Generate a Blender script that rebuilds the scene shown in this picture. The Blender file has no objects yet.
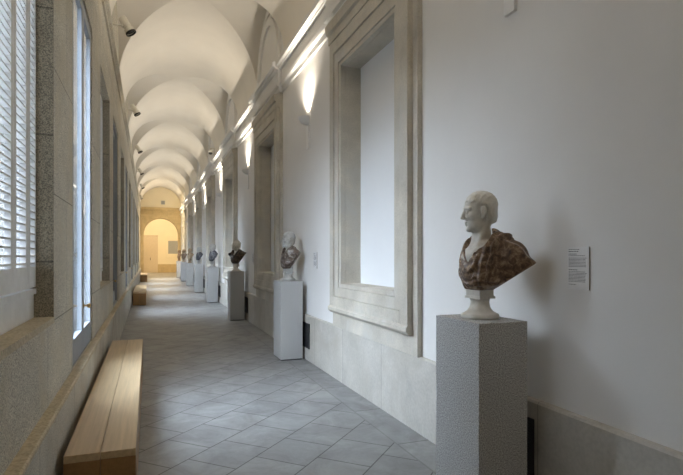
import bpy, bmesh, math, random
import numpy as np
from mathutils import Vector, Matrix
random.seed(4)
S = bpy.context.scene
COL = S.collection
PI = math.pi
BAY = 5.13                      # rhythm of the gallery
XR, XL = 2.31, -0.575           # plaster face right, granite face left
Y0, Y1 = -4.0, 41.0             # back wall, arch wall
WC = 5.27                       # centre of the first niche window
NBAY = 7

# ------------------------------------------------------------------ mesh helper
class MB:
    def __init__(s): s.v = []; s.f = []
    def add(s, vs, fs):
        o = len(s.v); s.v += [tuple(p) for p in vs]; s.f += [tuple(i + o for i in f) for f in fs]; return s
    def box(s, x0, x1, y0, y1, z0, z1):
        vs = [(x, y, z) for x in (x0, x1) for y in (y0, y1) for z in (z0, z1)]
        return s.add(vs, [(0, 1, 3, 2), (4, 6, 7, 5), (0, 4, 5, 1), (2, 3, 7, 6), (0, 2, 6, 4), (1, 5, 7, 3)])
    def extrude_y(s, prof, y0, y1):     # closed profile of (x, z)
        n = len(prof)
        vs = [(x, y0, z) for x, z in prof] + [(x, y1, z) for x, z in prof]
        fs = [(i, (i + 1) % n, (i + 1) % n + n, i + n) for i in range(n)]
        return s.add(vs, fs + [tuple(range(n))[::-1], tuple(range(n, 2 * n))])
    def lathe(s, prof, c=(0, 0, 0), n=32, M=None):   # (r, z) profile
        vs = []; fs = []
        for r, z in prof:
            for k in range(n):
                p = Vector((r * math.cos(2 * PI * k / n), r * math.sin(2 * PI * k / n), z))
                vs.append(tuple((M @ p) if M else p + Vector(c)))
        m = len(prof)
        for i in range(m - 1):
            for k in range(n):
                a = i * n + k; b = i * n + (k + 1) % n
                fs.append((a, b, b + n, a + n))
        fs.append(tuple(range(n))[::-1]); fs.append(tuple(range((m - 1) * n, m * n)))
        return s.add(vs, fs)
    def tube(s, p, q, r, n=12, r2=None):
        p = Vector(p); q = Vector(q); d = q - p
        M = Matrix.Translation(p) @ d.to_track_quat('Z', 'Y').to_matrix().to_4x4()
        return s.lathe([(r, 0), (r2 or r, d.length)], n=n, M=M)
    def ring_frame(s, x0, x1, a, b):    # a, b = (y0,y1,z0,z1): outer and inner rectangle, as slab x0..x1
        s.box(x0, x1, a[0], b[0], a[2], a[3]); s.box(x0, x1, b[1], a[1], a[2], a[3])
        s.box(x0, x1, b[0], b[1], a[2], b[2]); s.box(x0, x1, b[0], b[1], b[3], a[3]); return s
    def build(s, name, mat, parent=None, smooth=False, bevel=0):
        me = bpy.data.meshes.new(name); me.from_pydata(s.v, [], s.f)
        bm = bmesh.new(); bm.from_mesh(me)
        bmesh.ops.recalc_face_normals(bm, faces=bm.faces)
        bm.to_mesh(me); bm.free()
        o = bpy.data.objects.new(name, me); COL.objects.link(o); me.materials.append(mat)
        if smooth:
            me.shade_smooth()
            me.set_sharp_from_angle(angle=math.radians(38))
        if bevel:
            m = o.modifiers.new('bevel', 'BEVEL'); m.width = bevel; m.segments = 2; m.limit_method = 'ANGLE'
        if parent: o.parent = parent
        return o

def empty(name, loc=(0, 0, 0), rz=0):
    o = bpy.data.objects.new(name, None); COL.objects.link(o)
    o.location = loc; o.rotation_euler = (0, 0, rz); o.empty_display_size = .1; return o
def tag(o, label, cat, group=None):
    o['label'] = label; o['category'] = cat
    if group: o['group'] = group
    return o
def struct(o): o['kind'] = 'structure'; return o
def dup(root, loc=None, mats=None):
    r = root.copy(); COL.objects.link(r)
    if loc: r.location = loc
    for ch in list(root.children):
        c = ch.copy(); COL.objects.link(c); c.parent = r
        for g in list(ch.children):
            d = g.copy(); COL.objects.link(d); d.parent = c
    return r

# ------------------------------------------------------------------ materials
def nodes(name):
    m = bpy.data.materials.new(name); m.use_nodes = True
    nt = m.node_tree; b = nt.nodes['Principled BSDF']
    return m, nt, b
def ramp(nt, stops, fac):
    r = nt.nodes.new('ShaderNodeValToRGB'); e = r.color_ramp.elements
    e[0].position = stops[0][0]; e[0].color = (*stops[0][1], 1)
    e[1].position = stops[-1][0]; e[1].color = (*stops[-1][1], 1)
    for p, c in stops[1:-1]: e.new(p).color = (*c, 1)
    nt.links.new(fac, r.inputs[0]); return r.outputs[0]
def noise(nt, scale, detail=4, rough=.55, dist=0, vec=None):
    n = nt.nodes.new('ShaderNodeTexNoise'); n.inputs['Scale'].default_value = scale
    n.inputs['Detail'].default_value = detail; n.inputs['Roughness'].default_value = rough
    n.inputs['Distortion'].default_value = dist
    if vec is None:
        t = nt.nodes.new('ShaderNodeTexCoord'); vec = t.outputs['Object']
    nt.links.new(vec, n.inputs['Vector']); return n.outputs['Fac']
def mixc(nt, f, a, b, mode='MIX'):
    m = nt.nodes.new('ShaderNodeMix'); m.data_type = 'RGBA'; m.blend_type = mode
    for sock, val in ((m.inputs[0], f), (m.inputs[6], a), (m.inputs[7], b)):
        if isinstance(val, (int, float)): sock.default_value = val
        elif isinstance(val, tuple): sock.default_value = (*val, 1)
        else: nt.links.new(val, sock)
    return m.outputs[2]
def bump(nt, b, h, dist, strength=1):
    n = nt.nodes.new('ShaderNodeBump'); n.inputs['Distance'].default_value = dist
    n.inputs['Strength'].default_value = strength
    nt.links.new(h, n.inputs['Height']); nt.links.new(n.outputs[0], b.inputs['Normal'])
def scale_c(c, k): return tuple(min(1, x * k) for x in c)

def plaster(name, c, var=.05, rough=.85):
    m, nt, b = nodes(name)
    f = noise(nt, 1.3, 5)
    col = ramp(nt, [(.3, scale_c(c, 1 - var)), (.7, scale_c(c, 1 + var))], f)
    nt.links.new(col, b.inputs['Base Color']); b.inputs['Roughness'].default_value = rough
    bump(nt, b, noise(nt, 60, 3), .002, .3); return m
def speckle(name, c, lo=.55, hi=1.45, scale=170, stain=.12, rough=.75, big=2.0, tint=None):
    m, nt, b = nodes(name)
    f = noise(nt, scale, 2, .6)
    col = ramp(nt, [(.36, scale_c(c, lo)), (.5, c), (.66, scale_c(c, hi))], f)
    g = noise(nt, big, 6, .6)
    st = ramp(nt, [(.3, (1 - stain,) * 3), (.7, (1, 1, 1))], g)
    col = mixc(nt, 1.0, col, st, 'MULTIPLY')
    if tint:
        h = noise(nt, big * .6, 5, .65, 1.2)
        k = ramp(nt, [(.5, (0, 0, 0)), (.68, (1, 1, 1))], h)
        col = mixc(nt, k, col, tint)
    nt.links.new(col, b.inputs['Base Color']); b.inputs['Roughness'].default_value = rough
    bump(nt, b, f, .001, .25); return m
def plain(name, c, rough=.5, metal=0):
    m, nt, b = nodes(name)
    f = noise(nt, 14, 3)
    nt.links.new(ramp(nt, [(.3, scale_c(c, .94)), (.7, scale_c(c, 1.05))], f), b.inputs['Base Color'])
    b.inputs['Roughness'].default_value = rough; b.inputs['Metallic'].default_value = metal; return m
def blocks(name, c, bw, bh, axis='YZ', joint=.006, spk=(.6, 1.4, 150), tint=None, jc=.45, vari=.1, rough=.8, off=.5, zoff=0):
    """ashlar: speckled stone with fine joints"""
    m, nt, b = nodes(name)
    t = nt.nodes.new('ShaderNodeTexCoord')
    sep = nt.nodes.new('ShaderNodeSeparateXYZ'); nt.links.new(t.outputs['Object'], sep.inputs[0])
    com = nt.nodes.new('ShaderNodeCombineXYZ')
    nt.links.new(sep.outputs['XYZ'.index(axis[0])], com.inputs[0]); nt.links.new(sep.outputs['XYZ'.index(axis[1])], com.inputs[1])
    mp = nt.nodes.new('ShaderNodeMapping'); mp.inputs['Location'].default_value = (0.3, -zoff, 0)
    nt.links.new(com.outputs[0], mp.inputs[0])
    br = nt.nodes.new('ShaderNodeTexBrick'); nt.links.new(mp.outputs[0], br.inputs['Vector'])
    br.offset = off; br.inputs['Scale'].default_value = 1
    br.inputs['Brick Width'].default_value = bw; br.inputs['Row Height'].default_value = bh
    br.inputs['Mortar Size'].default_value = joint; br.inputs['Mortar Smooth'].default_value = .2
    br.inputs['Color1'].default_value = (1 - vari,) * 3 + (1,); br.inputs['Color2'].default_value = (1 + vari,) * 3 + (1,)
    br.inputs['Mortar'].default_value = (jc,) * 3 + (1,)
    f = noise(nt, spk[2], 2, .6)
    col = ramp(nt, [(.36, scale_c(c, spk[0])), (.5, c), (.66, scale_c(c, spk[1]))], f)
    g = noise(nt, 2.2, 7, .65, .6)
    col = mixc(nt, 1, col, ramp(nt, [(.3, (.78, .78, .78)), (.65, (1.0, 1.0, 1.0))], g), 'MULTIPLY')
    if tint:
        h = noise(nt, 1.1, 6, .65, .8)
        col = mixc(nt, ramp(nt, [(.48, (0, 0, 0)), (.7, (.8, .8, .8))], h), col, tint)
    col = mixc(nt, 1, col, br.outputs['Color'], 'MULTIPLY')
    nt.links.new(col, b.inputs['Base Color']); b.inputs['Roughness'].default_value = rough
    bump(nt, b, f, .002, .3); return m

M_plaster = plaster('white_plaster', (.79, .78, .765), .025)
M_vault = plaster('vault_limewash', (.80, .76, .69), .03)
M_blind = plaster('niche_plaster', (.78, .79, .80), .02)
M_cornice = plaster('cornice_plaster', (.78, .775, .76), .02)
M_limestone = speckle('niche_limestone', (.64, .595, .51), .92, 1.05, 60, .32, .75, 2.2, (.53, .51, .46))
M_dado = blocks('dado_stone', (.56, .535, .485), 1.15, 3.0, spk=(.94, 1.05, 40), tint=(.43, .395, .335), vari=.07, jc=.6, joint=.004)
M_granite = blocks('grey_granite', (.60, .56, .47), 1.55, .82, spk=(.5, 1.5, 130), tint=(.54, .47, .34), vari=.08, joint=.005, zoff=.36)
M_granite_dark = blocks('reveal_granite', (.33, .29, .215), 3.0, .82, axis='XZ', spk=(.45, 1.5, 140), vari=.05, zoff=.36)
M_base = blocks('base_granite', (.56, .525, .45), 1.3, 3.0, spk=(.7, 1.25, 110), tint=(.36, .29, .19), vari=.08, jc=.5)
M_ledge = speckle('worn_ledge', (.56, .475, .33), .8, 1.15, 60, .3)
M_plinth = speckle('plinth_granite', (.47, .47, .465), .52, 1.45, 135, .05)
M_added_wing = blocks('added_wing_granite', (.17, .175, .18), 1.2, .6, axis='XZ', spk=(.8, 1.2, 20))
M_added_screen = plain('added_jamb_screen_dark', (.065, .07, .072), .5)  # for the boards added on the jambs, dark to cut sky glare
M_sash = plain('dimmed_white_sash_paint', (.27, .295, .325), .4)  # white paint, greyed in the colour so daylight doesn't overexpose it
M_white = plain('white_paint', (.78, .78, .77), .4)
M_brass = plain('brass', (.55, .38, .16), .35, 1)
M_marble = speckle('white_marble', (.70, .67, .60), .93, 1.05, 30, .14, .45, 9)
M_marble_grey = speckle('grey_marble', (.50, .50, .48), .9, 1.08, 30, .2, .45, 9)
M_shade = plain('sconce_metal', (.85, .85, .85), .35)
M_dark = plain('black_metal', (.02, .02, .022), .5)
M_spot = plain('beige_metal', (.66, .63, .55), .45)
M_card = plain('card_white', (.80, .80, .80), .6)
M_edge = plain('card_edge', (.25, .20, .14), .6)
M_ink = plain('ink', (.12, .12, .13), .7)
M_door = plain('door_wood', (.62, .52, .38), .5)
M_tan = blocks('arch_sandstone', (.60, .47, .27), 1.1, .45, axis='XZ', spk=(.9, 1.1, 60), vari=.05, jc=.8)
M_cream = plaster('cream_plaster', (.78, .70, .53), .03)
M_slate = plain('grey_relief', (.30, .31, .31), .6)

def veined(name, stops, scale, dist):
    m, nt, b = nodes(name)
    f = noise(nt, scale, 7, .62, dist)
    nt.links.new(ramp(nt, stops, f), b.inputs['Base Color']); b.inputs['Roughness'].default_value = .35
    bump(nt, b, noise(nt, 90, 3), .001, .25); return m
M_brown = veined('brown_marble', [(.36, (.060, .034, .020)), (.48, (.145, .085, .048)), (.56, (.24, .155, .09)), (.70, (.42, .32, .23))], 30, .5)
M_mottled = veined('mottled_marble', [(.36, (.06, .042, .032)), (.49, (.13, .096, .076)), (.58, (.25, .22, .195)), (.70, (.50, .47, .44))], 12, .9)
M_darkbrown = veined('dark_marble', [(.36, (.018, .013, .010)), (.5, (.06, .042, .03)), (.62, (.15, .10, .065)), (.7, (.5, .45, .38))], 8, 1.5)
M_bluegrey = veined('blue_grey_marble', [(.36, (.05, .055, .065)), (.5, (.12, .125, .145)), (.66, (.32, .32, .34))], 8, 1)
M_black = veined('black_marble', [(.36, (.022, .024, .03)), (.55, (.06, .062, .075)), (.7, (.2, .2, .22))], 8, 1)
M_buff = veined('buff_marble', [(.36, (.15, .09, .045)), (.5, (.36, .26, .16)), (.66, (.55, .46, .33))], 11, 1.4)

def wood(name, c):
    m, nt, b = nodes(name)
    t = nt.nodes.new('ShaderNodeTexCoord'); mp = nt.nodes.new('ShaderNodeMapping')
    mp.inputs['Scale'].default_value = (38, 1.2, 38); nt.links.new(t.outputs['Object'], mp.inputs[0])
    f = noise(nt, 1.0, 5, .6, .4, mp.outputs[0]); g = noise(nt, 1.3, 3)
    col = ramp(nt, [(.3, scale_c(c, .82)), (.7, scale_c(c, 1.12))], f)
    col = mixc(nt, 1, col, ramp(nt, [(.3, (.9, .9, .9)), (.7, (1, 1, 1))], g), 'MULTIPLY')
    nt.links.new(col, b.inputs['Base Color']); b.inputs['Roughness'].default_value = .38
    return m
M_oak = wood('oak', (.56, .41, .24))
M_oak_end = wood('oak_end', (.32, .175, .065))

def glass(name='window_glass', c=(.93, .96, .98)):
    m, nt, b = nodes(name); nt.nodes.remove(b)
    out = nt.nodes['Material Output']
    tr = nt.nodes.new('ShaderNodeBsdfTransparent'); tr.inputs[0].default_value = (*c, 1)
    gl = nt.nodes.new('ShaderNodeBsdfGlossy'); gl.inputs['Roughness'].default_value = .02
    ge = nt.nodes.new('ShaderNodeNewGeometry'); dt = nt.nodes.new('ShaderNodeVectorMath'); dt.operation = 'DOT_PRODUCT'
    nt.links.new(ge.outputs['Normal'], dt.inputs[0]); nt.links.new(ge.outputs['Incoming'], dt.inputs[1])
    def mth(op, a, b=None):
        q = nt.nodes.new('ShaderNodeMath'); q.operation = op
        for k_, v_ in ((0, a), (1, b)):
            if v_ is None: continue
            if isinstance(v_, (int, float)): q.inputs[k_].default_value = v_
            else: nt.links.new(v_, q.inputs[k_])
        return q.outputs[0]
    sch = mth('POWER', mth('SUBTRACT', 1.0, mth('ABSOLUTE', dt.outputs['Value'])), 5.0)
    fac = mth('ADD', mth('MULTIPLY', sch, .95), .04)
    mx = nt.nodes.new('ShaderNodeMixShader')
    nt.links.new(fac, mx.inputs[0]); nt.links.new(tr.outputs[0], mx.inputs[1]); nt.links.new(gl.outputs[0], mx.inputs[2])
    nt.links.new(mx.outputs[0], out.inputs[0]); return m
M_glass = glass()
M_dimming_glass = glass('daylight_dimming_glass', (.56, .575, .59))  # glass colour darkened to dim the daylight through the shuttered windows

def cloth():
    m, nt, b = nodes('added_blind_cloth'); nt.nodes.remove(b)
    out = nt.nodes['Material Output']
    d = nt.nodes.new('ShaderNodeBsdfDiffuse'); d.inputs[0].default_value = (.55, .56, .58, 1)
    t = nt.nodes.new('ShaderNodeBsdfTranslucent'); t.inputs[0].default_value = (.68, .72, .78, 1)
    mx = nt.nodes.new('ShaderNodeMixShader'); mx.inputs[0].default_value = .6
    nt.links.new(d.outputs[0], mx.inputs[1]); nt.links.new(t.outputs[0], mx.inputs[2]); nt.links.new(mx.outputs[0], out.inputs[0]); return m
M_added_blind = cloth()  # for the blinds added to cut daylight
def floor_mat():
    m, nt, b = nodes('floor_slabs')
    t = nt.nodes.new('ShaderNodeTexCoord')
    def brick(rot, w, h, loc, off):
        mp = nt.nodes.new('ShaderNodeMapping'); mp.inputs['Rotation'].default_value = (0, 0, rot); mp.inputs['Location'].default_value = loc
        nt.links.new(t.outputs['Object'], mp.inputs[0])
        br = nt.nodes.new('ShaderNodeTexBrick'); nt.links.new(mp.outputs[0], br.inputs['Vector'])
        br.offset = off; br.inputs['Scale'].default_value = 1
        br.inputs['Brick Width'].default_value = w; br.inputs['Row Height'].default_value = h
        br.inputs['Mortar Size'].default_value = .0055; br.inputs['Mortar Smooth'].default_value = .3
        br.inputs['Color1'].default_value = (.92, .92, .92, 1); br.inputs['Color2'].default_value = (1.05, 1.04, 1.03, 1)
        br.inputs['Mortar'].default_value = (.26, .25, .24, 1)
        return br.outputs['Color']
    d1 = brick(-PI / 4, .455, .4525, (0, -.055, 0), .42)
    d2 = brick(PI / 2, .98, 5, (0, 0, 0), 0)
    sep = nt.nodes.new('ShaderNodeSeparateXYZ'); nt.links.new(t.outputs['Object'], sep.inputs[0])
    def gt(v, th):
        q = nt.nodes.new('ShaderNodeMath'); q.operation = 'GREATER_THAN'; q.inputs[1].default_value = th
        nt.links.new(v, q.inputs[0]); return q.outputs[0]
    col = mixc(nt, gt(sep.outputs[0], 1.975), d1, d2)
    # the pale pointing line along the border
    cmp_ = nt.nodes.new('ShaderNodeMath'); cmp_.operation = 'COMPARE'; cmp_.inputs[1].default_value = 1.975; cmp_.inputs[2].default_value = .008
    nt.links.new(sep.outputs[0], cmp_.inputs[0])
    col = mixc(nt, cmp_.outputs[0], col, (.72, .72, .70))
    f = noise(nt, 2.6, 8, .68, .8)
    st = ramp(nt, [(.3, (.185, .185, .182)), (.52, (.26, .262, .262)), (.7, (.325, .328, .328))], f)
    col = mixc(nt, 1, st, col, 'MULTIPLY')
    nt.links.new(col, b.inputs['Base Color'])
    g = noise(nt, 30, 4); 
    rr = nt.nodes.new('ShaderNodeMapRange'); rr.inputs[3].default_value = .42; rr.inputs[4].default_value = .62
    nt.links.new(g, rr.inputs[0]); nt.links.new(rr.outputs[0], b.inputs['Roughness'])
    bump(nt, b, g, .003, .25); return m
M_floor = floor_mat()

# ------------------------------------------------------------------ the shell
o = MB().box(-.95, 2.75, Y0 - .2, 52, -.2, 0).build('floor', M_floor); struct(o)
o = MB().box(-3.0, -.95, Y1, 52, -.2, 0).box(2.75, 5.0, Y1, 52, -.2, 0).build('floor', M_floor); struct(o)
ks = range(-1, NBAY)
niche = [(WC + BAY * k) for k in ks]
# right wall: plaster with niche openings
NZ0, NZ1, NHW = 1.25, 3.97, .75
mb = MB()
ycur = Y0
for yc in niche:
    a, c = yc - NHW - .02, yc + NHW + .02
    mb.box(XR, XR + .44, ycur, a, 0, 7.0)
    mb.box(XR, XR + .44, a, c, 0, NZ0 - .02); mb.box(XR, XR + .44, a, c, NZ1 + .02, 7.0)
    mb.box(XR + .24, XR + .44, a, c, NZ0 - .02, NZ1 + .02)
    ycur = c
mb.box(XR, XR + .44, ycur, Y1, 0, 7.0)
struct(mb.build('wall_right', M_plaster))
# stone dado, with a sloped top edge
mb = MB().extrude_y([(XR, 0), (XR - .04, 0), (XR - .04, .672), (XR - .03, .685), (XR, .69)], Y0, Y1)
struct(mb.build('baseboard_right', M_dado))

# cornice on the right wall
def corn(p):   # outline (x, z) for extra projection p
    pr = [(0, 4.585), (.03, 4.59), (.03, 4.68), (.075, 4.69), (.085, 4.74), (.045, 4.75), (.045, 4.985), (.10, 4.995), (.105, 5.02), (.15, 5.035), (.15, 5.11), (.02, 5.14), (0, 5.14)]
    return [(XR + .01, 4.585)] + [(XR - a - p, z) for a, z in pr] + [(XR + .01, 5.14)]
n = 1
mb = MB().extrude_y(corn(0), Y0, Y1); struct(mb.build('trim_%d' % n, M_cornice)); n += 1
for yc in niche:
    mb = MB().extrude_y(corn(.055), yc - 1.22, yc + 1.24); struct(mb.build('trim_%d' % n, M_cornice)); n += 1
# left cornice
pl = [(XL - .02, 4.93), (XL + .03, 4.93), (XL + .03, 4.98), (XL + .012, 4.99), (XL + .012, 5.06), (XL + .06, 5.08), (XL + .06, 5.16), (XL - .02, 5.18)]
mb = MB().extrude_y(pl, Y0, Y1); struct(mb.build('trim_%d' % n, M_granite)); n += 1

# vault: barrel bands over the piers, cross cells over the windows
XC = (XR + XL) / 2; A = (XR - XL) / 2; ZS, RISE, B = 5.32, 1.40, 1.24
NT = 48
mbv = MB()
ts = [PI * i / NT for i in range(NT + 1)]
def barrel(ya, yb, first, last):
    m = 10; vs = []; fs = []
    for t in ts:
        lo = ya if first else ya + B * abs(math.cos(t)); hi = yb if last else yb - B * abs(math.cos(t))
        for j in range(m + 1):
            vs.append((XC - A * math.cos(t), lo + (hi - lo) * j / m, ZS + RISE * math.sin(t)))
    for i in range(NT):
        for j in range(m):
            q = i * (m + 1) + j; fs.append((q, q + 1, q + m + 2, q + m + 1))
    mbv.add(vs, fs)
ends = [Y0] + niche + [Y1]
for i in range(len(ends) - 1): barrel(ends[i], ends[i + 1], i == 0, i == len(ends) - 2)
for yc in niche:
    for sx in (-1, 1):
        vs = []; fs = []; m = 8
        for t in ts:
            x0 = XC + sx * A * abs(math.cos(t)); x1 = XC + sx * (A + .0)
            for j in range(m + 1):
                vs.append((x0 + (x1 - x0) * j / m, yc + B * math.cos(t), ZS + RISE * math.sin(t)))
        for i in range(NT):
            for j in range(m):
                q = i * (m + 1) + j; fs.append((q, q + 1, q + m + 2, q + m + 1))
        mbv.add(vs, fs)
vault = mbv.build('ceiling', M_vault, smooth=True); struct(vault)
mb = MB().box(-1.2, 2.8, Y0 - .3, Y1 + .1, 7.0, 7.15); struct(mb.build('ceiling', M_plaster))
# arch mouldings on the lunette walls over the right windows
for yc in niche:
    mb = MB()
    for s0, s1, p in ((.70, .80, .05), (.86, .93, .03)):
        vs = []; fs = []
        N = 28
        for i in range(N + 1):
            t = PI * i / N
            for sc, x in ((s0, XR + .01), (s0, XR - p), (s1, XR - p), (s1, XR + .01)):
                vs.append((x, yc + B * sc * math.cos(t), 5.14 + (ZS + RISE - 5.14) * sc * math.sin(t)))
        for i in range(N):
            for j in range(4):
                a = i * 4 + j; b = i * 4 + (j + 1) % 4
                fs.append((a, b, b + 4, a + 4))
        mb.add(vs, fs)
    struct(mb.build('trim_%d' % n, M_cornice)); n += 1

# niche windows in stone frames (right)
wn = 1
for yc in niche:
    w = struct(empty('window_%d' % wn, (XR, yc, NZ0))); wn += 1
    def L(mb, name, mat, bev=0):      # built in world space, hung under the window
        for i, p in enumerate(mb.v): mb.v[i] = (p[0] - XR, p[1] - yc, p[2] - NZ0)
        return mb.build(name, mat, w, bevel=bev)
    op = (yc - NHW, yc + NHW, NZ0, NZ1)
    L(MB().ring_frame(XR - .05, XR + .0, (yc - 1.18, yc + 1.08, .685, 4.585), (yc - NHW - .08, yc + NHW + .08, NZ0 - .08, NZ1 + .08)), 'stone_backing', M_limestone)
    fr = MB().ring_frame(XR - .105, XR - .04, (yc - 1.09, yc + 1.06, .93, 4.33), (yc - .93, yc + .93, 1.08, 4.17))
    fr.ring_frame(XR - .085, XR - .04, (yc - .93, yc + .93, 1.08, 4.17), (yc - .80, yc + .80, 1.20, 4.02))
    fr.ring_frame(XR - .07, XR + .0, (yc - .80, yc + .80, 1.20, 4.02), op)
    L(fr, 'stone_frame', M_limestone, .006)
    L(MB().extrude_y([(XR - .04, .87), (XR - .09, .87), (XR - .125, .905), (XR - .125, .94), (XR - .10, .965), (XR - .04, .965)], yc - 1.1, yc + 1.07), 'sill_lip', M_limestone)
    L(MB().extrude_y([(XR - .04, 4.33), (XR - .115, 4.33), (XR - .115, 4.43), (XR - .145, 4.45), (XR - .16, 4.53), (XR - .16, 4.56), (XR - .04, 4.575)], yc - 1.13, yc + 1.08), 'hood_moulding', M_limestone)
    L(MB().ring_frame(XR + .0, XR + .225, (yc - NHW - .02, yc + NHW + .02, NZ0 - .02, NZ1 + .02), op), 'reveal', M_limestone)
    L(MB().box(XR + .205, XR + .235, yc - NHW, yc + NHW, NZ0, NZ1), 'blind_panel', M_blind)

# left wall: granite with shuttered windows and tall glazed windows
SA, SB, SZ = 2.10, 3.785, 1.2
DA, DB, DZ = 4.66, 6.22, .67
WT = 4.05
mb = MB(); ycur = Y0
ops = []
for k in ks:
    ops += [(SA + BAY * k, SB + BAY * k, SZ, 'S', k), (DA + BAY * k, DB + BAY * k, DZ, 'D', k)]
ops = [q for q in ops if q[0] > Y0 + .1 and q[1] < Y1 - .3]
for a, c, z0, kind, k in ops:
    mb.box(XL - .35, XL, ycur, a, 0, 7.0)
    mb.box(XL - .35, XL, a, c, 0, z0); mb.box(XL - .35, XL, a, c, WT, 7.0)
    ycur = c
mb.box(XL - .35, XL, ycur, Y1, 0, 7.0)
struct(mb.build('wall_left', M_granite))
mb = MB().box(XL, XL + .065, Y0, Y1, 0, .645); struct(mb.build('baseboard_left', M_base))
mb = MB().extrude_y([(XL, .645), (XL + .067, .645), (XL + .067, .664), (XL + .058, .672), (XL, .675)], Y0, Y1)
struct(mb.build('trim_%d' % n, M_ledge)); n += 1

def sash(w, y0, y1, z0, z1, x, knob, kside):
    f = MB().ring_frame(x - .045, x, (y0, y1, z0, z1), (y0 + .075, y1 - .075, z0 + .20, z1 - .09))
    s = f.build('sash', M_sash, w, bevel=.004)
    MB().box(x - .028, x - .020, y0 + .075, y1 - .075, z0 + .20, z1 - .09).build('pane', M_glass, s)
    if knob:
        M = Matrix.Translation((x, kside, knob)) @ Matrix.Rotation(PI / 2, 4, 'Y')
        MB().lathe([(.02, 0), (.02, .006), (.008, .01), (.008, .03), (.018, .036), (.024, .048), (.02, .06), (.006, .066)], n=16, M=M).build('knob', M_brass, s, smooth=True)

def window_S(k, detailed):
    global wn
    a, c = SA + BAY * k, SB + BAY * k
    w = struct(empty('window_%d' % wn, (XL, a, SZ))); wn += 1
    H = WT - SZ; W = c - a; X = -.115
    MB().ring_frame(X - .10, X - .02, (0, W, 0, H), (.035, W - .035, .20, H - .04)).build('window_frame', M_white, w)
    MB().box(X - .02, X + .002, .0, W, 0, .155).box(X - .02, X + .016, 0, W, .155, .19).build('bottom_rail', M_white, w, bevel=.003)
    MB().box(X - .075, X - .069, .035, W - .035, .20, H - .04).build('pane', M_dimming_glass, w)
    if not detailed: MB().box(X - .13, X - .126, .0, W, .0, H).build('added_blind', M_added_blind, w)  # blind added to dim every shuttered window but the detailed one
    # sill slab and granite reveal
    MB().box(-.23, .004, 0, W, -.035, .003).build('sill', M_ledge, w)
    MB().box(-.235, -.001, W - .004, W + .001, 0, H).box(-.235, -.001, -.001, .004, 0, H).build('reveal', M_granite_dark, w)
    edges = [.01, .42, .82, 1.103, 1.455, W - .005]
    edges = [.01, .355, .71, 1.10, 1.455, W - .005]
    for i in range(5):
        y0, y1 = edges[i] + .002, edges[i + 1] - .002
        st = .058
        pm = MB().ring_frame(X - .018, X + .014, (y0, y1, .20, H - .02), (y0 + st, y1 - st if i < 4 else y1 - .02, .33, H - .08))
        ya, yb = y0 + st, (y1 - st if i < 4 else y1 - .02)
        z = .345; pitch = .046
        while z < H - .10:
            # slat tilted: upper edge to the room
            zz = z
            pm.add([(X - .036, ya, zz + .004), (X + .013, ya, zz), (X + .013, ya, zz + .011), (X - .036, ya, zz + .012),
                    (X - .036, yb, zz + .004), (X + .013, yb, zz), (X + .013, yb, zz + .011), (X - .036, yb, zz + .012)],
                   [(0, 1, 2, 3), (7, 6, 5, 4), (0, 4, 5, 1), (1, 5, 6, 2), (2, 6, 7, 3), (3, 7, 4, 0)])
            z += pitch
        pm.build('shutter', M_white, w)
def window_D(k, closed):
    global wn
    a, c = DA + BAY * k, DB + BAY * k
    w = struct(empty('window_%d' % wn, (XL, a, DZ))); wn += 1
    H = WT - DZ; W = c - a
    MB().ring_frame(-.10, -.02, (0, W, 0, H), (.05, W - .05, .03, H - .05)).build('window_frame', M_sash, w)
    xs = -.008 if k == 0 else -.055
    sash(w, .05, W / 2 - .002, .03, H - .05, xs, None, 0)
    sash(w, W / 2 + .002, W - .05, .03, H - .05, xs, .45, W / 2 + .035)
    for y0, y1 in ((.001, .03), (W - .03, W - .001)):  # dark boards added over the jambs, which glare in skylight behind the panes
        MB().box(-.345, -.102, y0, y1, .0, H).build('added_jamb_screen', M_added_screen, w)
    if closed:
        MB().box(-.24, -.20, .031, W - .031, 0, H).build('outer_shutter', M_slate, w)
for a, c, z0, kind, k in ops:
    if kind == 'S': window_S(k, k == 0)
    else: window_D(k, k in (-1, 1))

# back wall (behind the viewer), arch wall, end room
struct(MB().box(-1.0, 2.8, Y0 - .3, Y0, 0, 7).build('wall_back', M_plaster))
AX, AR, AZ = .885, 1.22, 3.17
mb = MB()
prof = [(XL - .4, 0), (AX - AR, 0)] + [(AX - AR * math.cos(PI * i / 32), AZ + AR * math.sin(PI * i / 32)) for i in range(33)] + [(AX + AR, 0), (XR + .4, 0), (XR + .4, 5.2), (XL - .4, 5.2)]
vs = [(x, Y1, z) for x, z in prof] + [(x, Y1 + .6, z) for x, z in prof]
N = len(prof)
fs = [(i, (i + 1) % N, (i + 1) % N + N, i + N) for i in range(N)]
# front and back faces as strips round the arch
me_f = []
for off in (0, N):
    left = [0, 1] ; 
    fs.append(tuple(off + i for i in [0, 1, 2] + [N - 1]))
    arc = list(range(2, 35))
    for i in range(32):
        pass
# top strip: quads from each arc vertex up to z = 5.2
base = len(vs); tops = []
for y in (Y1, Y1 + .6):
    row = []
    for i in range(2, 35):
        vs.append((prof[i][0], y, 5.2)); row.append(len(vs) - 1)
    tops.append(row)
fs = [f for f in fs if len(f) == 4 and f[0] < N and f[1] < N * 2 and (f[2] >= N)]   # keep the side faces only
for r, off in ((tops[0], 0), (tops[1], N)):
    for i in range(32): fs.append((off + 2 + i, off + 3 + i, r[i + 1], r[i]))
    fs.append((off + 0, off + 1, off + 2, r[0], off + N - 1)); fs.append((off + 34, off + 35, off + 36, off + 37, r[32]))
mb.add(vs, fs)
struct(mb.build('wall_end', M_tan))
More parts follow.
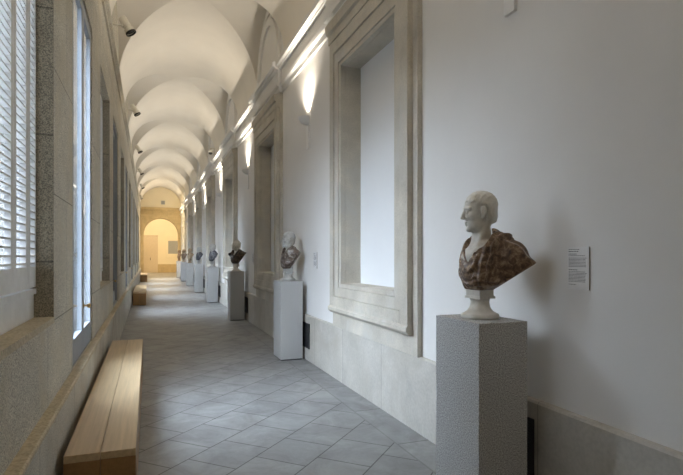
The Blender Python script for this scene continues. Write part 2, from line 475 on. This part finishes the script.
# archivolt ring and imposts
mb = MB(); vs = []; fs = []
for i in range(33):
    t = PI * i / 32
    for r, y in ((AR + .01, Y1), (AR + .01, Y1 - .04), (AR + .22, Y1 - .04), (AR + .22, Y1)):
        vs.append((AX - r * math.cos(t), y, AZ + r * math.sin(t)))
for i in range(32):
    for j in range(4):
        a, b = i * 4 + j, i * 4 + (j + 1) % 4; fs.append((a, b, b + 4, a + 4))
mb.add(vs, fs); struct(mb.build('trim_%d' % n, M_tan)); n += 1
mb = MB().box(XL, XR, Y1 - .10, Y1, 5.05, 5.2).box(XL, XR, Y1 - .05, Y1, 4.72, 4.8).box(XL, XR, Y1 - .16, Y1, 5.14, 5.2)
struct(mb.build('trim_%d' % n, M_tan)); n += 1
struct(MB().box(XL - .4, XR + .4, Y1 + .02, Y1 + .6, 5.2, 7).build('wall_end', M_cream))
# unseen wing added outside to darken the view through the panes
struct(MB().box(-40, XL - .36, Y1 + .05, Y1 + .38, -.2, 22).box(-40, XL - .36, Y1 - .15, Y1 + .05, 7.0, 7.4).build('wall_added_wing', M_added_wing))
# end room
YE = 51.2
struct(MB().box(-3, 5, YE, YE + .3, 0, 6.2).build('wall_far', M_cream))
struct(MB().box(-3.2, -3, Y1 + .6, YE, 0, 6.2).build('wall_left', M_cream))
struct(MB().box(5, 5.2, Y1 + .6, YE, 0, 6.2).build('wall_right', M_cream))
struct(MB().box(-3, XL - .4, Y1 + .4, Y1 + .6, 0, 6.2).box(XR + .4, 5, Y1 + .4, Y1 + .6, 0, 6.2).build('wall_front', M_cream))
struct(MB().box(-3.2, 5.2, Y1 + .4, YE + .3, 6.2, 6.35).build('ceiling', M_cream))
struct(MB().box(.80, 5, YE - .04, YE, 0, .78).box(-3, -.42, YE - .04, YE, 0, .78).build('baseboard_far', M_tan))
dr = struct(empty('door_1', (.20, YE, 0)))
MB().ring_frame(0, 0, (0, 0, 0, 0), (0, 0, 0, 0))
MB().box(-.62, -.52, -.06, 0, 0, 3.48).box(.52, .62, -.06, 0, 0, 3.48).box(-.62, .62, -.06, 0, 3.40, 3.50).build('door_frame', M_door, dr)
for sx in (-1, 1):
    lf = MB().box(min(0, sx * .515), max(0, sx * .515), -.03, 0, 0, 3.4)
    for z0, z1 in ((.15, 1.1), (1.25, 2.1), (2.25, 3.25)):
        lf.box(min(sx * .08, sx * .44), max(sx * .08, sx * .44), -.045, -.03, z0, z1)
    lf.build('door_leaf', M_door, dr)
MB().box(-.06, -.02, -.09, -.03, 1.15, 1.4).build('door_handle', M_dark, dr)

pn = tag(empty('wall_relief', (2.10, YE, 1.4)), 'grey rectangular relief in a plain pale frame on the cream wall beyond the arch', 'relief')
fm = MB().box(-.58, .58, -.05, 0, 0, .36).box(-.58, .58, -.05, 0, 1.58, 2.1).box(-.58, -.36, -.05, 0, .36, 1.58).box(.52, .58, -.05, 0, .36, 1.58)
fm.build('frame', M_cream, pn, bevel=.01)
MB().box(-.36, .52, -.03, 0, .36, 1.58).build('panel', M_slate, pn)
vt = tag(empty('vent', (1.02, Y1 + .02, 5.42)), 'small grey square vent high on the lunette wall above the end arch', 'vent')
MB().box(-.16, -.13, -.03, 0, 0, .32).box(.13, .16, -.03, 0, 0, .32).box(-.16, .16, -.03, 0, 0, .03).box(-.16, .16, -.03, 0, .29, .32).build('frame', M_spot, vt)
g = MB()
for i in range(6): g.box(-.13, .13, -.02, 0, .045 + i * .04, .065 + i * .04)
g.box(-.13, .13, -.006, 0, .03, .29); g.build('grille', M_slate, vt)

# ------------------------------------------------------------------ plinths
order = ['nearest', 'second', 'third', 'fourth', 'fifth', 'sixth', 'seventh', 'farthest']
PLX = [1.785] + [1.875] * 7
PLY = [2.505 + BAY * i if i else 2.505 for i in range(8)]
PLY[1] = 7.63
PH = 1.205
bustname = ['the white head in mottled brown drapery', 'the white head over brown and white chest', 'the white head in very dark drapery', 'the pale head over blue grey chest',
            'the pale head over black chest', 'the buff brown bust', 'the brown bust before the last', 'the farthest brown bust']
def make_plinth():
    root = empty('plinth')
    MB().box(0, .347, 0, .475, .018, PH).build('pedestal_block', M_plinth, root, bevel=.004)
    MB().box(.012, .335, .012, .463, 0, .018).build('recessed_foot', M_dark, root)
    return root
p0 = make_plinth()
for i in range(8):
    p = p0 if i == 0 else dup(p0)
    p.location = (PLX[i], PLY[i], 0)
    tag(p, ['nearest tall grey granite plinth, running out of the frame', 'second grey granite plinth from the front, right of the first niche',
            'third grey granite plinth, carrying the white head in very dark drapery', 'fourth grey plinth from the front, carrying the blue grey bust',
            'fifth grey plinth from the front, carrying the black chested bust', 'sixth grey plinth from the front, carrying the buff bust',
            'seventh grey plinth from the front, second from the arch', 'farthest grey plinth, standing next to the end arch'][i], 'plinth', 'granite plinths along the right wall')

# ------------------------------------------------------------------ busts, carved from distance fields
def surfnet(f, lo, hi, h):
    lo = np.array(lo, float); n = np.ceil((np.array(hi) - lo) / h).astype(int) + 1
    ax = [lo[i] + h * np.arange(n[i]) for i in range(3)]
    X, Y, Z = np.meshgrid(*ax, indexing='ij')
    V = f(X, Y, Z).astype(np.float64)
    I = V < 0
    c = np.zeros(tuple(n - 1), int)
    pos = np.zeros(tuple(n - 1) + (3,)); cnt = np.zeros(tuple(n - 1))
    sl = lambda d: tuple(slice(d[i], n[i] - 1 + d[i]) for i in range(3))
    cor = [(a, b, e) for a in (0, 1) for b in (0, 1) for e in (0, 1)]
    for a in cor:
        for ax_ in range(3):
            if a[ax_]: continue
            b = list(a); b[ax_] = 1
            va, vb = V[sl(a)], V[sl(b)]
            m = (va < 0) != (vb < 0)
            t = np.where(m, va / np.where(m, va - vb, 1), 0)
            for q in range(3):
                pos[..., q] += np.where(m, a[q] + (t if q == ax_ else 0), 0)
            cnt += m
    act = cnt > 0
    idx = -np.ones(act.shape, int); idx[act] = np.arange(act.sum())
    P = pos[act] / cnt[act][:, None]
    P = lo + h * (P + np.argwhere(act))
    faces = []
    for ax_ in range(3):
        u, w = [(1, 2), (2, 0), (0, 1)][ax_]
        s0 = [slice(1, n[i] - 1) for i in range(3)]; s0[ax_] = slice(0, n[ax_] - 1)
        s1 = list(s0); s1[ax_] = slice(1, n[ax_])
        a, b = I[tuple(s0)], I[tuple(s1)]
        m = a != b
        w_ = np.argwhere(m); w_[:, u] += 1; w_[:, w] += 1
        flip = a[m]
        def nb(du, dw):
            q = w_.copy(); q[:, u] -= du; q[:, w] -= dw
            return idx[q[:, 0], q[:, 1], q[:, 2]]
        Q = np.stack([nb(1, 1), nb(0, 1), nb(0, 0), nb(1, 0)], 1)
        Q[~flip] = Q[~flip][:, ::-1]
        faces.append(Q)
    return P, np.concatenate(faces)
def mesh_from(name, P, F, smooth_it=1):
    me = bpy.data.meshes.new(name); me.from_pydata(P.tolist(), [], F.tolist()); me.shade_smooth(); return me
def ell(X, Y, Z, c, r):
    k0 = np.sqrt(((X - c[0]) / r[0]) ** 2 + ((Y - c[1]) / r[1]) ** 2 + ((Z - c[2]) / r[2]) ** 2)
    k1 = np.sqrt(((X - c[0]) / r[0] ** 2) ** 2 + ((Y - c[1]) / r[1] ** 2) ** 2 + ((Z - c[2]) / r[2] ** 2) ** 2)
    return k0 * (k0 - 1) / np.maximum(k1, 1e-6)
def cap(X, Y, Z, a, b, r1, r2=None):
    r2 = r1 if r2 is None else r2
    d = np.subtract(b, a); l2 = float(d @ d)
    t = np.clip(((X - a[0]) * d[0] + (Y - a[1]) * d[1] + (Z - a[2]) * d[2]) / l2, 0, 1)
    return np.sqrt((X - a[0] - t * d[0]) ** 2 + (Y - a[1] - t * d[1]) ** 2 + (Z - a[2] - t * d[2]) ** 2) - (r1 + (r2 - r1) * t)
def su(a, b, k):
    h = np.maximum(k - np.abs(a - b), 0) / k
    return np.minimum(a, b) - h * h * k * .25
def ss(a, b, k): return -su(-a, b, k)       # a minus b
def si(a, b, k): return -su(-a, -b, k)

def head_sdf(X, Y, Z, curls=1.0, beard=False):
    Ya = np.abs(Y)
    d = ell(X, Y, Z, (-.016, 0, .042), (.098, .074, .083))
    d = su(d, ell(X, Ya, Z, (.026, 0, -.028), (.064, .060, .092)), .03)
    d = su(d, ell(X, Ya, Z, (.028, .022, -.078), (.046, .032, .032)), .03)      # jaw
    d = su(d, ell(X, Y, Z, (.074, 0, -.101), (.018, .022, .017)), .022)         # chin
    d = su(d, ell(X, Ya, Z, (.056, .040, -.018), (.024, .020, .022)), .02)      # cheekbone
    d = su(d, cap(X, Ya, Z, (.084, .012, .031), (.072, .048, .028), .0105), .012)   # brow
    d = ss(d, ell(X, Ya, Z, (.098, .030, .009), (.020, .020, .012)), .012)      # socket
    d = su(d, ell(X, Ya, Z, (.0735, .030, .009), (.0135, .0155, .0125)), .003)    # eyeball
    d = su(d, cap(X, Ya, Z, (.0855, .018, .0165), (.078, .046, .0135), .0035), .003)  # upper lid
    d = su(d, cap(X, Ya, Z, (.083, .018, .002), (.077, .044, .002), .003), .003)  # lower lid
    d = su(d, cap(X, Y, Z, (.086, 0, .024), (.109, 0, -.023), .0085, .0118), .010)  # nose
    d = su(d, ell(X, Ya, Z, (.099, .012, -.029), (.011, .008, .0075)), .006)     # nostril
    d = su(d, ell(X, Y, Z, (.086, 0, -.056), (.012, .025, .0055)), .006)         # upper lip
    d = su(d, ell(X, Y, Z, (.084, 0, -.069), (.012, .021, .0065)), .005)         # lower lip
    d = ss(d, cap(X, Ya, Z, (.099, 0, -.0625), (.086, .026, -.0625), .0022), .004)
    d = ss(d, ell(X, Y, Z, (.098, 0, -.083), (.010, .022, .007)), .010)
    # ear
    e = ell(X, Ya, Z, (-.008, .078, -.002), (.021, .0105, .034))
    e = su(e, ell(X, Ya, Z, (.0, .073, -.033), (.010, .008, .011)), .008)
    e = ss(e, ell(X, Ya, Z, (-.004, .091, .002), (.011, .010, .022)), .005)
    # hair: a cap with locks, cut along the hairline
    hc = ell(X, Y, Z, (-.020, 0, .044), (.104, .081, .090))
    hc = su(hc, ell(X, Y, Z, (-.055, 0, -.03), (.058, .066, .062)), .03)
    an = np.arctan2(Y, X + .02)
    lock = np.sin(150 * X + 40 * Z + 2 * np.sin(60 * Y)) * np.sin(140 * Z + 50 * Y + 1.5 * np.sin(70 * X)) + .7 * np.sin(150 * Y + 30 * X) * np.sin(120 * X - 60 * Z)
    hc = hc - .0017 * curls * lock - .0012
    fringe = .066 + .006 * np.sin(110 * Y) - .35 * np.maximum(Ya - .045, 0)
    line = np.maximum(fringe - Z, 0) * (X > .0)          # below the fringe
    cut = np.where(X > .018, fringe - Z, np.where(X > -.020, (.030 - Z) - (.018 - X) * .5, -.062 - Z - .02))
    cut = np.where((X > .0) & (X < .034) & (Ya > .052) & (Z > -.012), -.003, cut)
    hc = si(hc, cut, .014)
    earz = np.maximum(np.abs(X + .004) - .027, Z - .040)
    hc = ss(hc, np.maximum(earz, .045 - Ya), .008)
    d = su(d, hc, .005)
    if beard:
        bd = ell(X, Y, Z, (.045, 0, -.085), (.052, .056, .05)) - .003 * np.sin(140 * Y) * np.sin(120 * Z)
        d = su(d, bd, .01)
    d = su(d, e, .006)
    return d

def figure(headrot, tilt=0, h=.0045, chest=True, curls=1.0, beard=False, name='head'):
    ca, sa = math.cos(headrot), math.sin(headrot); ct, st = math.cos(tilt), math.sin(tilt)
    def f(X, Y, Z):
        x = X * ca + Y * sa; y = -X * sa + Y * ca
        x2 = x * ct - Z * st; z2 = x * st + Z * ct
        d = head_sdf(x2, y, z2, curls, beard)
        d = su(d, cap(X, Y, Z, (-.018, 0, -.06), (-.035, 0, -.22), .054, .062), .022)
        # neck muscles
        d = su(d, cap(X, np.abs(Y), Z, (-.025, .055, -.07), (.03, .02, -.21), .012), .02)
        if chest:
            d = su(d, ell(X, Y, Z, (-.02, 0, -.295), (.098, .155, .10)), .045)
            d = np.maximum(d, -.36 - Z)
        return d
    P, F = surfnet(f, (-.17, -.19, -.38), (.15, .19, .15), h)
    return mesh_from(name, P, F)

def torso_mesh(kind, h=.006):
    def f(X, Y, Z):
        Ya = np.abs(Y)
        wob = np.sin(23 * Y + 11 * Z) * .4 + np.sin(31 * Z - 17 * X + 1.3) * .4
        if kind == 'toga':
            d = ell(X, Y, Z, (-.018, -.005, -.325), (.122, .160, .215))
            d = su(d, cap(X, Y, Z, (-.03, .05, -.165), (-.095, .185, -.235), .082, .078), .05)
            d = su(d, cap(X, Y, Z, (-.095, .185, -.245), (-.160, .285, -.300), .070, .020), .035)
            d = su(d, cap(X, Y, Z, (-.03, -.05, -.165), (-.07, -.140, -.235), .080, .072), .05)
            d = su(d, cap(X, Y, Z, (-.07, -.145, -.245), (-.10, -.185, -.300), .070, .035), .035)
            d = su(d, cap(X, Y, Z, (-.05, .06, -.37), (-.150, .27, -.30), .105, .030), .05)
            # swags across the chest, sweeping up to the left shoulder
            q = Z + .35 * Y + 1.6 * (Y + .06) ** 2 * -1
            fr = np.clip((X + .05) / .05, 0, 1) * np.clip((.085 - Y) / .03, 0, 1) * np.clip((-.20 - Z) / .03, 0, 1)
            q2 = q + .016 * wob + .02 * np.sin(19 * Y + 2)
            w = np.sin(52 * q2 + 1.1 * np.sin(33 * q2 + 9 * Y))
            amp = .014 * (.65 + .35 * np.sin(26 * Y + 37 * Z)) * np.clip((Y + .17) / .06, .15, 1)
            d = d - fr * (amp * (1 - 1.7 * np.abs(w) ** .7) + .003 * np.sin(140 * q2 + 25 * Y))
            # broad folds of the shoulder cloth, running down and back
            lf = np.clip((Y - .155) / .02, 0, 1)
            d = d - lf * .006 * np.sin(70 * (X * .9 + Y * .5 - .25 * Z) + 1.2 * wob)
            # band falling from the left shoulder over the chest
            yb = .095 + .10 * (Z + .3)
            band = np.maximum(np.abs(Y - yb) - .040, np.maximum(-.43 - Z, -.10 - X))
            dd = np.maximum(d - .013 - .0035 * np.sin(150 * (Y - yb)) - .003 * np.sin(60 * Z), band)
            d = su(d, dd, .006)
            # edge of the cloak behind the band
            yk = .150 + .06 * (Z + .3)
            d = su(d, np.maximum(d - .012, np.maximum(np.abs(Y - yk) - .012, np.maximum(-.40 - Z, -.12 - X))), .012)
            # rolled collar
            zc = -.150 + .30 * (-.03 - X) 
            ring = np.sqrt((np.sqrt((X + .03) ** 2 + Y ** 2) - .092) ** 2 + (Z - zc + .012) ** 2) - .016
            d = su(d, si(ring, X + .02, .05), .03)
            d = ss(d, ell(X, Y, Z, (-.030, 0, -.12), (.074, .070, .12)), .01)
            d = ss(d, ell(X, Y, Z, (.045, -.005, -.13), (.115, .115, .095)), .02)
            vz = Z + .275
            vee = np.maximum(np.abs(Y + .010) - .66 * vz - .008, np.maximum(-.02 - X, -vz))
            d = ss(d, vee, .008)
            floor_ = -.455 + np.maximum(Ya - .075, 0) * .50 + np.maximum(-X - .04, 0) * .45
            d = si(d, floor_ - Z, .012)
        else:
            sl_y, sl_x, wy = dict(slim=(.95, 1.25, .168), taper=(1.05, .75, .225))[kind]
            d = ell(X, Y, Z, (-.010, 0, -.325), (.120, .150, .215))
            d = su(d, cap(X, Ya, Z, (-.03, .06, -.165), (-.085, wy - .02, -.225), .080, .066), .05)
            d = su(d, cap(X, Ya, Z, (-.04, .06, -.36), (-.085, wy - .03, -.26), .09, .06), .05)
            if kind == 'taper':   # cloak roll over the far shoulder
                d = su(d, cap(X, Y, Z, (.06, -.16, -.215), (-.03, .12, -.135), .034) - .004 * np.sin(110 * X + 60 * Y), .015)
            q2 = Z + .45 * Y + .014 * wob
            d = d - (.008 - .012 * np.abs(np.sin(48 * q2 + np.sin(31 * q2 + 8 * Y)))) * np.clip((X + .05) / .05, 0, 1) * np.clip((-.20 - Z) / .03, 0, 1)
            ring = np.sqrt((np.sqrt((X + .03) ** 2 + Y ** 2) - .088) ** 2 + (Z + .150 + .3 * (X + .03)) ** 2) - .018
            d = su(d, np.maximum(ring, X - .02), .03)
            d = ss(d, ell(X, Y, Z, (-.028, 0, -.12), (.074, .070, .115)), .01)
            vee = np.maximum(Ya - .60 * (Z + .27) - .004, np.maximum(-.02 - X, -(Z + .27)))
            d = ss(d, vee, .008)
            floor_ = -.455 + np.maximum(Ya - .06, 0) * sl_y + np.maximum(-X - .01, 0) * sl_x
            d = si(d, floor_ - Z, .012)
        return d
    P, F = surfnet(f, (-.20, -.34, -.50), (.19, .34, -.05), h)
    return mesh_from('drapery', P, F)

def socle(parent, mat):
    o = MB().lathe([(.110, 0), (.116, .006), (.118, .018), (.113, .030), (.092, .040), (.080, .048), (.066, .066), (.059, .088), (.058, .104), (.061, .118), (.068, .126), (.068, .134), (.0, .134)], n=40)
    o.box(-.063, .063, -.070, .070, .126, .142); o.box(-.057, .057, -.062, .062, .140, .215)
    return o.build('socle', mat, parent, smooth=True)
def put(me, name, mat, parent, z):
    o = bpy.data.objects.new(name, me); COL.objects.link(o); o.parent = parent; o.location = (0, 0, z)
    me.materials.clear() if False else None
    if not me.materials: me.materials.append(mat)
    else:
        o.material_slots[0].link = 'OBJECT'; o.material_slots[0].material = mat
    return o
HZ = .645     # head origin above the socle foot
Ltor = {'toga': torso_mesh('toga', .0045), 'slim': torso_mesh('slim', .006), 'taper': torso_mesh('taper', .006)}
Lfig = {'a': figure(math.radians(-26), .10, .0034), 'b': figure(math.radians(-6), .0, .0055, curls=.6), 'c': figure(math.radians(-40), -.04, .0055)}
# (torso, figure, drapery material, head material, facing angle from the corridor axis, scale)
BU = [('toga', 'a', M_brown, M_marble, 7, 1.0), ('slim', 'b', M_mottled, M_marble_grey, 10, .99), ('taper', 'c', M_darkbrown, M_marble, 40, 1.0),
      ('slim', 'c', M_bluegrey, M_marble_grey, 14, 1.03), ('slim', 'b', M_black, M_marble_grey, 18, 1.0), ('slim', 'b', M_buff, M_buff, 35, 1.0),
      ('taper', 'a', M_brown, M_buff, 25, 1.0), ('slim', 'a', M_brown, M_brown, 20, 1.0)]
BL = ['white marble head in mottled brown toga drapery on the nearest plinth', 'white marble head over brown and white mottled chest, on the second plinth',
      'white marble head turned away above very dark brown drapery, third from the front', 'pale marble head above a blue grey draped chest, on the fourth plinth',
      'pale marble head above black drapery, on the fifth plinth', 'buff and brown marble bust on the sixth plinth',
      'brown marble bust on the seventh plinth, second from the arch', 'small looking brown bust on the farthest plinth beside the end arch']
for i, (tk, fk, dm, hm, ang, sc) in enumerate(BU):
    cx, cy = PLX[i] + .175, PLY[i] + .235
    if i == 0: cx, cy = 1.962, 2.742
    r = empty('bust', (cx, cy, PH), PI + math.radians(ang)); r.scale = (sc,) * 3
    tag(r, BL[i], 'bust', 'marble busts along the right wall')
    hd = put(Lfig[fk], 'head', hm, r, HZ + (.022 if i == 0 else 0)); hd.location.x = .010 if i == 0 else 0; put(Ltor[tk], 'drapery', dm, r, HZ - (.010 if i == 0 else 0)); socle(r, hm)

# ------------------------------------------------------------------ benches
def make_bench(Ln):
    root = empty('bench'); W = .395; H = .42
    MB().box(0, W / 2 - .0015, 0, Ln, H - .045, H).box(W / 2 + .0015, W, 0, Ln, H - .045, H).build('seat', M_oak, root, bevel=.003)
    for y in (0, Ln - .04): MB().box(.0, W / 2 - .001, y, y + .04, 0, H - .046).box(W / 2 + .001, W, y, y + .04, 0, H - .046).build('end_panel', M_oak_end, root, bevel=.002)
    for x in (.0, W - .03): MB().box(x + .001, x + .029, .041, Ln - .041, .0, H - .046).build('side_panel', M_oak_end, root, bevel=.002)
    return root
b0 = make_bench(4.4)
for i, (y, lab) in enumerate(((3.40, 'long pale oak bench nearest the viewer under the tall glazed window'), (17.75, 'second oak bench, farther along the left wall'), (33.4, 'farthest oak bench, near the end arch'))):
    b = b0 if i == 0 else dup(b0)
    b.location = (-.468, y, 0); tag(b, lab, 'bench', 'oak benches along the left wall')

# ------------------------------------------------------------------ wall lights
SY = [2.87] + [7.60 + BAY * i for i in range(7)] + [-2.35]  # last one is unseen, added behind the viewer as warm fill
def lamp(y, i):
    z = 3.72
    r = tag(empty('wall_sconce', (XR, y, z - .5)), ['grey wall light over the nearest bust, only its lower strip in view', 'lit grey bowl wall light left of the first niche window', 'lit bowl wall light, third from the front, past the second niche window',
        'fourth lit wall light from the front', 'fifth lit wall light from the front', 'sixth lit wall light from the front', 'seventh lit wall light from the front', 'farthest lit wall light, nearest the end arch', 'unseen wall light added behind the viewer for warm fill'][i], 'wall light', 'wall lights along the right wall')
    M = Matrix.Translation((-.125, 0, .5))
    N = 24
    prof = [(.010, -.118), (.045, -.110), (.080, -.082), (.102, -.040), (.110, 0), (.104, 0), (.095, -.038), (.073, -.076), (.03, -.103), (.004, -.108)]
    hb = MB(); vs = []; fs = []
    for rr_, zz_ in prof:      # half bowl against the wall
        for q in range(N + 1):
            t = PI / 2 + PI * q / N
            vs.append((-.022 + 1.35 * rr_ * math.cos(t), 1.12 * rr_ * math.sin(t), .5 + zz_))
    for a in range(len(prof) - 1):
        for q in range(N):
            k_ = a * (N + 1) + q; fs.append((k_, k_ + 1, k_ + N + 2, k_ + N + 1))
    hb.add(vs, fs); hb.build('bowl', M_shade, r, smooth=True)
    MB().box(-.024, 0, -.055, .055, .02, .485).build('wall_strip', M_shade, r, bevel=.003)
    bl = bpy.data.lights.new('lamp_light', 'SPOT'); bl.energy = SCONCE; bl.color = (1.0, .89, .73); bl.spot_size = math.radians(128); bl.spot_blend = 1.0; bl.shadow_soft_size = .03
    lo = bpy.data.objects.new('lamp_light', bl); COL.objects.link(lo); lo.parent = r; lo.location = (-.095, 0, .492); lo.rotation_euler = Vector((-.42, 0, 1)).to_track_quat('-Z', 'Y').to_euler()
SCONCE = 94
for i, y in enumerate(SY): lamp(y, i)

# ------------------------------------------------------------------ labels on the wall
def card(y, z, w, h, lab, detailed):
    r = tag(empty('wall_label', (XR, y, z)), lab, 'label', 'text cards beside the busts')
    MB().box(-.012, -.0075, 0, w, 0, h).build('card', M_card, r)
    MB().box(-.0075, 0, .003, w - .001, .001, h - .001).build('backing_board', M_edge, r)
    ink = MB(); rnd = random.Random(int(y * 100))
    rows = [(.93, .55, .0035), (.88, .50, .0045), (.82, .42, .0045), (.785, .80, .003)]
    z_ = .73
    while z_ > .52: rows.append((z_, rnd.uniform(.82, .9), .003)); z_ -= .033
    rows += [(.45, .45, .0045)]; z_ = .41
    while z_ > .16: rows.append((z_, rnd.uniform(.8, .9), .003)); z_ -= .033
    rows += [(.11, .4, .003)]
    for fz, ln, th in rows:
        u = .06
        while u < ln:
            q = min(rnd.uniform(.03, .11), ln - u + .02)
            # text reads from far (y large) to near: left edge of the card in the picture is the far end
            ink.box(-.0124, -.012, w * (1 - u - q), w * (1 - u), h * fz, h * fz + th)
            u += q + .022
    ink.build('printed_text', M_ink, r)
card(2.205, 1.405, .155, .245, 'white text card on the wall right of the nearest bust', True)
LC = ['white text card between the second bust and the first niche window', 'small white text card right of the third bust', 'small white text card right of the fourth bust', 'small white text card right of the fifth bust',
      'small white text card right of the sixth bust', 'tiny text card right of the seventh bust', 'tiny text card right of the farthest bust']
for i in range(7): card([7.17, 12.0, 17.1, 22.2, 27.3, 32.5, 37.6][i], 1.405, .155, .245, LC[i], False)

# ------------------------------------------------------------------ low wall grilles behind the plinths
for i in range(8):
    y = PLY[i] + .10 if i == 0 else PLY[i] - .22
    r = tag(empty('wall_grille', (XR - .04, y, .19)), 'dark metal grille low in the stone dado behind the %s plinth' % order[i], 'grille', 'heating grilles behind the plinths')
    MB().ring_frame(-.012, 0, (0, .62, 0, .38), (.02, .60, .02, .36)).build('frame', M_dark, r)
    g = MB().box(-.003, 0, .02, .60, .02, .36)
    for j in range(20): g.box(-.010, -.003, .02, .60, .027 + j * .0168, .034 + j * .0168)
    g.build('slats', M_dark, r)

# ------------------------------------------------------------------ spotlights on the left cornice
def make_spot():
    r = empty('spotlight')
    MB().tube((0, 0, 0), (.05, 0, 0), .035, 16).tube((.05, 0, 0), (.20, 0, .0), .014, 12).build('arm', M_spot, r, smooth=True)
    MB().box(.17, .205, -.045, .045, -.02, .13).build('bracket', M_spot, r, bevel=.004)
    d = Vector((.16, -.02, -.27)).normalized()
    M = Matrix.Translation(Vector((.205, 0, .075))) @ d.to_track_quat('Z', 'Y').to_matrix().to_4x4()
    MB().lathe([(.03, -.07), (.062, -.055), (.066, .10), (.056, .105), (.056, .13), (.078, .14), (.082, .215), (.074, .215), (.068, .16)], n=24, M=M).build('housing', M_spot, r, smooth=True)
    MB().lathe([(.080, .190), (.0845, .192), (.0845, .222), (.074, .222), (.070, .17)], n=24, M=M).build('lens_ring', M_dark, r, smooth=True)
    return r
s0 = make_spot()
SPL = ['nearest beige spotlight on an arm above the left cornice', 'second beige spotlight from the front on the left wall', 'third beige spotlight from the front on the left wall', 'fourth spotlight from the front on the left wall', 'fifth spotlight from the front on the left wall', 'farthest spotlight on the left wall, near the end arch']
for i in range(6):
    s = s0 if i == 0 else dup(s0)
    s.location = (XL, 9.0 + BAY * i, 5.30); tag(s, SPL[i], 'spotlight', 'spotlights along the left wall')
# light added in the last spotlight, turned to warm the end arch
s.rotation_euler = (0, 0, math.radians(58))
bl = bpy.data.lights.new('lamp_light', 'SPOT'); bl.energy = 400; bl.color = (1.0, .80, .48); bl.spot_size = math.radians(110); bl.spot_blend = .8; bl.shadow_soft_size = .05
lo = bpy.data.objects.new('lamp_light', bl); COL.objects.link(lo); lo.parent = s; lo.location = (.335, -.016, -.145)
lo.rotation_euler = Vector((.5, -.05, -.35)).to_track_quat('-Z', 'Y').to_euler()
# dome camera on a post standing on the cornice
r = tag(empty('security_camera', (XR, 19.0, 5.14)), 'small dark dome security camera above the right cornice', 'camera')
MB().box(-.13, -.05, -.04, .04, -.004, .02).tube((-.09, 0, .0), (-.09, 0, .32), .016).tube((-.085, 0, .31), (-.23, 0, .31), .016).tube((-.22, 0, .31), (-.22, 0, .24), .022).build('bracket', M_spot, r)
MB().lathe([(.03, .25), (.075, .24), (.082, .22), (.082, .17), (.07, .16)], c=(-.22, 0, 0), n=20).build('housing', M_spot, r, smooth=True)
MB().lathe([(.068, .165), (.068, .14), (.055, .11), (.03, .092), (.004, .087)], c=(-.22, 0, 0), n=20).build('dome', M_dark, r, smooth=True)

# unseen bowl pendant, added to light the end room
r = tag(empty('added_pendant_lamp', (1.0, 46.0, 6.2)), 'unseen bowl pendant lamp added to light the far room beyond the arch', 'lamp')
MB().tube((0, 0, 0), (0, 0, -.6), .012).build('cord', M_dark, r)
MB().lathe([(.02, -.6), (.16, -.66), (.24, -.78), (.23, -.78), (.15, -.68), (.02, -.63)], n=24).build('shade', M_shade, r, smooth=True)
l = bpy.data.lights.new('lamp_light', 'POINT'); l.energy = 330; l.color = (1, .82, .56); l.shadow_soft_size = .1
lo = bpy.data.objects.new('lamp_light', l); COL.objects.link(lo); lo.parent = r; lo.location = (0, 0, -.86)

# ------------------------------------------------------------------ daylight: sky through the glazed windows
wd = bpy.data.worlds.new('sky'); S.world = wd; wd.use_nodes = True; nt = wd.node_tree
bg = nt.nodes['Background']
tc = nt.nodes.new('ShaderNodeTexCoord'); sp = nt.nodes.new('ShaderNodeSeparateXYZ'); nt.links.new(tc.outputs['Generated'], sp.inputs[0])
col = ramp(nt, [(.40, (.020, .020, .020)), (.49, (.028, .031, .036)), (.55, (.05, .055, .064)), (.64, (.50, .54, .60)), (1.0, (.66, .76, .90))], None or sp.outputs[2])
mr = nt.nodes.new('ShaderNodeMapRange'); mr.inputs[1].default_value = -1; mr.inputs[2].default_value = 1
nt.links.new(sp.outputs[2], mr.inputs[0])
for lk in list(nt.links):
    if lk.to_node.bl_idname == 'ShaderNodeValToRGB': nt.links.remove(lk)
rp = [q for q in nt.nodes if q.bl_idname == 'ShaderNodeValToRGB'][0]
nt.links.new(mr.outputs[0], rp.inputs[0]); nt.links.new(rp.outputs[0], bg.inputs[0])
bg.inputs[1].default_value = 14.5
# ------------------------------------------------------------------ camera
F = 515.0
cam = bpy.data.cameras.new('camera'); co = bpy.data.objects.new('camera', cam); COL.objects.link(co)
cam.sensor_width = 36; cam.lens = 36 * F / 683; cam.shift_y = 18 / 683; cam.clip_start = .05; cam.clip_end = 200
co.location = (0, 0, 1.6); co.rotation_euler = (PI / 2, 0, -math.atan(193 / F))
S.camera = co
S.cycles.use_denoising = True
S.cycles.max_bounces = 10; S.cycles.diffuse_bounces = 6; S.cycles.transparent_max_bounces = 12
S.cycles.sample_clamp_indirect = 6
S.view_settings.view_transform = 'Standard'; S.view_settings.look = 'None'; S.view_settings.gamma = 1; S.view_settings.use_curve_mapping = False
S.view_settings.exposure = 1.3
